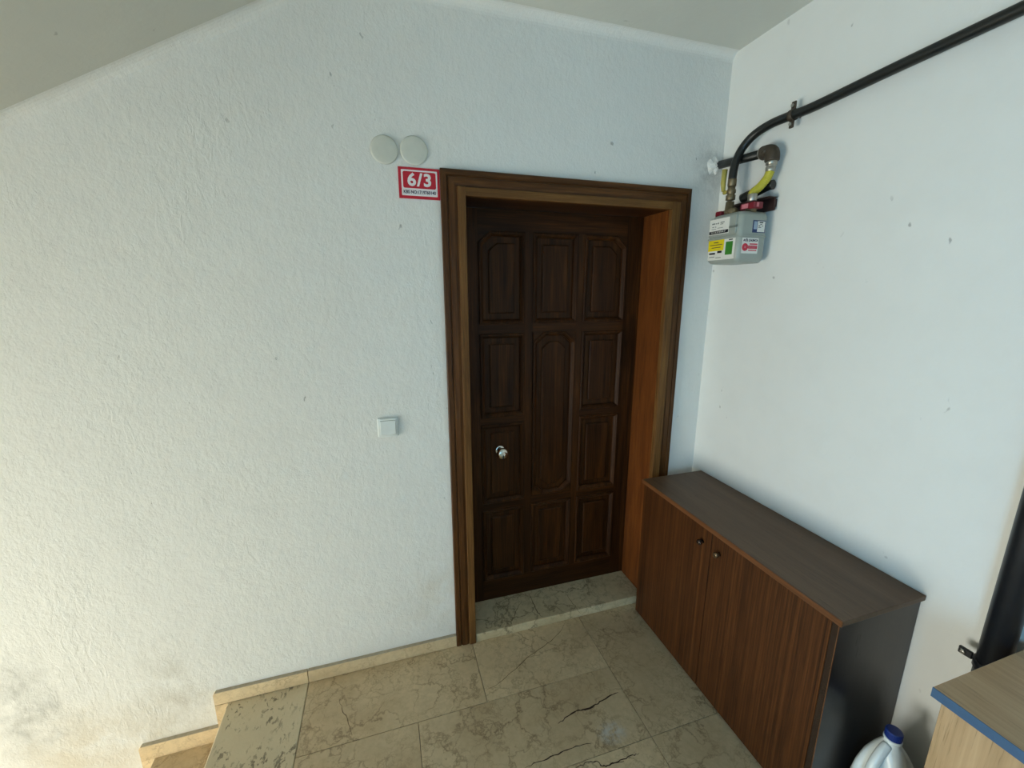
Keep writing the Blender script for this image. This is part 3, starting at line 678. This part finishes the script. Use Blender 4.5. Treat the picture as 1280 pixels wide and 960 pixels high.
s2 = obj('sticker', MB().box((mx0+0.018, sy-0.0008, mz0+0.036), (mx0+0.100, sy+0.001, mzm-0.008)), 'lab_white', gm_)
text('lettering', 'ACİL ÇALINCA', 0.0118, 'ink', s2, (mx0+0.022, sy-0.0010, mzm-0.0235), (1, 0, 0), (0, 0, 1), 0.074, 0.0004)
obj('red_disc', MB().lathe((mx0+0.034, sy-0.0004, mzm-0.044), (0, -1, 0), [(0, 0.0150), (0.0012, 0.0150)], 24), 'lab_red', s2)
prints([(.050, .096, -.050, -.037), (.056, .096, -.034, -.029), (.052, .094, -.058, -.054)], Fs(0.0006), 'lab_red', s2)
prints([(.052, .092, -.0425, -.0405), (.052, .088, -.0470, -.0455), (.030, .038, -.048, -.040)], Fs(0.0016), 'seal_pale', s2)
s3 = obj('sticker', MB().box((mx0+0.062, sy-0.0008, mzm+0.013), (mx0+0.126, sy+0.001, mzm+0.060)), 'lab_blue', gm_)
prints([(.0855, .1230, .016, .057)], Fs(0.0007), 'lab_white', s3)
prints([(.067, .083, .026, .056)], Fs(0.0007), 'lab_sky', s3)
prints([(.094, .112, .050, .054), (.098, .108, .044, .046), (.090, .099, .038, .041), (.106, .114, .038, .040), (.090, .104, .032, .034)], Fs(0.0012), 'black_print', s3)
# ports and red tamper seals
for ppx, ppy, pt in ((px, py, 0.066), (1.214, -0.292, 0.038)):
    obj('port', MB().lathe((ppx, ppy, mz1-0.004), (0, 0, 1), [(0, 0.020), (0.012, 0.020), (0.014, 0.024), (0.030, 0.024), (0.032, 0.018), (pt, 0.0165)], 20), 'dirty_brass', gm_)
obj('tamper_seal', MB().box((1.190, -0.328, mz1+0.009), (1.238, -0.258, mz1+0.034), 0.003, 1), 'seal', gm_, label='red plastic tamper seal')
obj('seal_print', MB().box((1.1885, -0.300, mz1+0.013), (1.1905, -0.268, mz1+0.030)), 'seal_pale', gm_)
obj('seal_print', MB().box((1.204, -0.3295, mz1+0.014), (1.214, -0.3275, mz1+0.030)), 'seal_pale', gm_)
obj('tamper_seal', MB().box((1.180, -0.166, mz1+0.003), (1.232, -0.134, mz1+0.024), 0.003, 1), 'seal', gm_, label='red plastic tamper seal')
obj('port_collar', MB().lathe((1.200, -0.212, mz1-0.002), (0.0, 0, 1), [(0, 0.014), (0.008, 0.020), (0.018, 0.022), (0.028, 0.016), (0.032, 0.008)], 14), 'dirty_brass', gm_)
hb = MB().box((1.296, -0.325, mz1+0.006), (1.304, -0.120, mz1+0.056), 0.001, 1).box((1.258, -0.330, mz1+0.052), (1.304, -0.122, mz1+0.056), 0.001, 1)
for yy in (-0.31, -0.15): hb.box((1.302, yy-0.01, mz1+0.02), (XR, yy+0.01, mz1+0.05))
obj('hanger_bracket', hb, 'bracket', gm_)

op = thing('gas_outlet_pipe', (1.262, -0.28, 2.22), 'gas outlet pipe with elbow and yellow hose rising behind the meter into the corner', 'pipe')
ex, ey, ez = 1.262, -0.305, 2.232
obj('pipe', MB().tube([(1.282, -0.001, 2.262), (1.275, -0.09, 2.252), (ex+0.002, ey+0.03, ez+0.003)], 0.0172, 16), 'black_pipe', op)
obj('collar', MB().lathe((ex+0.002, ey+0.046, ez+0.004), (0, -1, 0), [(0, 0.0190), (0.003, 0.0225), (0.012, 0.0225)], 18), 'steel', op)
el = bez([(ex, ey+0.036, ez+0.003), (ex, ey+0.012, ez+0.002), (ex, ey-0.006, ez-0.004), (ex-0.001, ey-0.014, ez-0.020), (ex-0.001, ey-0.015, ez-0.040)], 6)
obj('elbow', MB().tube(el, [0.0225]+[0.0265]*(len(el)-2)+[0.0235], 20), 'cast', op)
obj('plug', MB().lathe((ex-0.020, ey+0.008, ez), (-1, 0, 0), [(0, 0.012), (0.008, 0.011), (0.010, 0.007), (0.010, 0.0001)], 8), 'cast', op)
obj('hose_nut', MB().lathe((ex-0.001, ey-0.015, ez-0.036), (0, 0.05, -1), [(0, 0.0195), (0.004, 0.0205), (0.016, 0.0205), (0.018, 0.016), (0.022, 0.016), (0.024, 0.0185), (0.038, 0.0180), (0.042, 0.014)], 12), 'steel', op)
hs = bez([(ex-0.001, ey-0.014, ez-0.074), (ex-0.006, ey-0.006, ez-0.100), (ex-0.022, ey+0.010, ez-0.130), (1.222, -0.284, ez-0.150), (1.214, -0.292, 2.052)], 16)
rr = [0.0160+0.0009*math.sin(i*2.2) for i in range(len(hs))]
obj('hose', MB().tube(hs, rr, 18), 'yellow_hose', op, label='yellow corrugated hose')
obj('ferrule', MB().lathe((1.214, -0.292, 2.076), (0, 0, -1), [(0, 0.0165), (0.003, 0.0175), (0.026, 0.0175), (0.028, 0.016)], 18), 'steel', op)
# short black pipe stub behind the hose
sb = obj('black_gas_stub', MB().tube(bez([(1.292, -0.312, 2.112), (1.288, -0.29, 2.111), (1.280, -0.24, 2.098), (1.272, -0.18, 2.084)], 5), 0.0185, 16), 'black_pipe')
tag(sb, 'short black pipe piece against the wall behind the yellow hose', 'pipe')
# rough plaster lump where the outlet pipe enters the back wall
rnd = random.Random(4); pb = MB(); rings = []
for d, r in ((0.0, 0.036), (0.006, 0.034), (0.014, 0.026), (0.020, 0.017), (0.022, 0.006)):
    rings.append([Vector((1.268+r*(1+rnd.uniform(-.3, .3))*math.cos(2*PI*k/18), -d*(1+rnd.uniform(-.3, .3)) , 2.258+r*(1+rnd.uniform(-.3, .3))*math.sin(2*PI*k/18))) for k in range(18)])
pb.loft(rings, smooth=False); obj('plaster_patch', pb, 'wall2', wall_back)

# black riser pipe in the corner by the cupboard
rp = thing('riser_pipe', (1.268, -1.218, 0), 'thick black vertical riser pipe on the right wall behind the beech cupboard', 'pipe')
obj('pipe', MB().tube([(1.268, -1.218, 0.0005), (1.268, -1.218, HC-0.001)], 0.0310, 28), 'riser', rp)
rc = MB().lathe((1.268, -1.218, 0.690), (0, 0, 1), [(0, 0.0345), (0.022, 0.0345)], 24)
rc.box((1.262, -1.182, 0.690), (1.270, -1.152, 0.712), 0.002, 1)
rc.tube([(1.298, -1.218, 0.701), (XR-0.0003, -1.218, 0.701)], 0.006, 8)
obj('clamp', rc, 'riser', rp)
obj('bolt', MB().lathe((1.262, -1.163, 0.701), (-1, 0, 0), [(0, 0.007), (0.005, 0.007), (0.006, 0.004), (0.006, 0.0001)], 6), 'steel', rp)
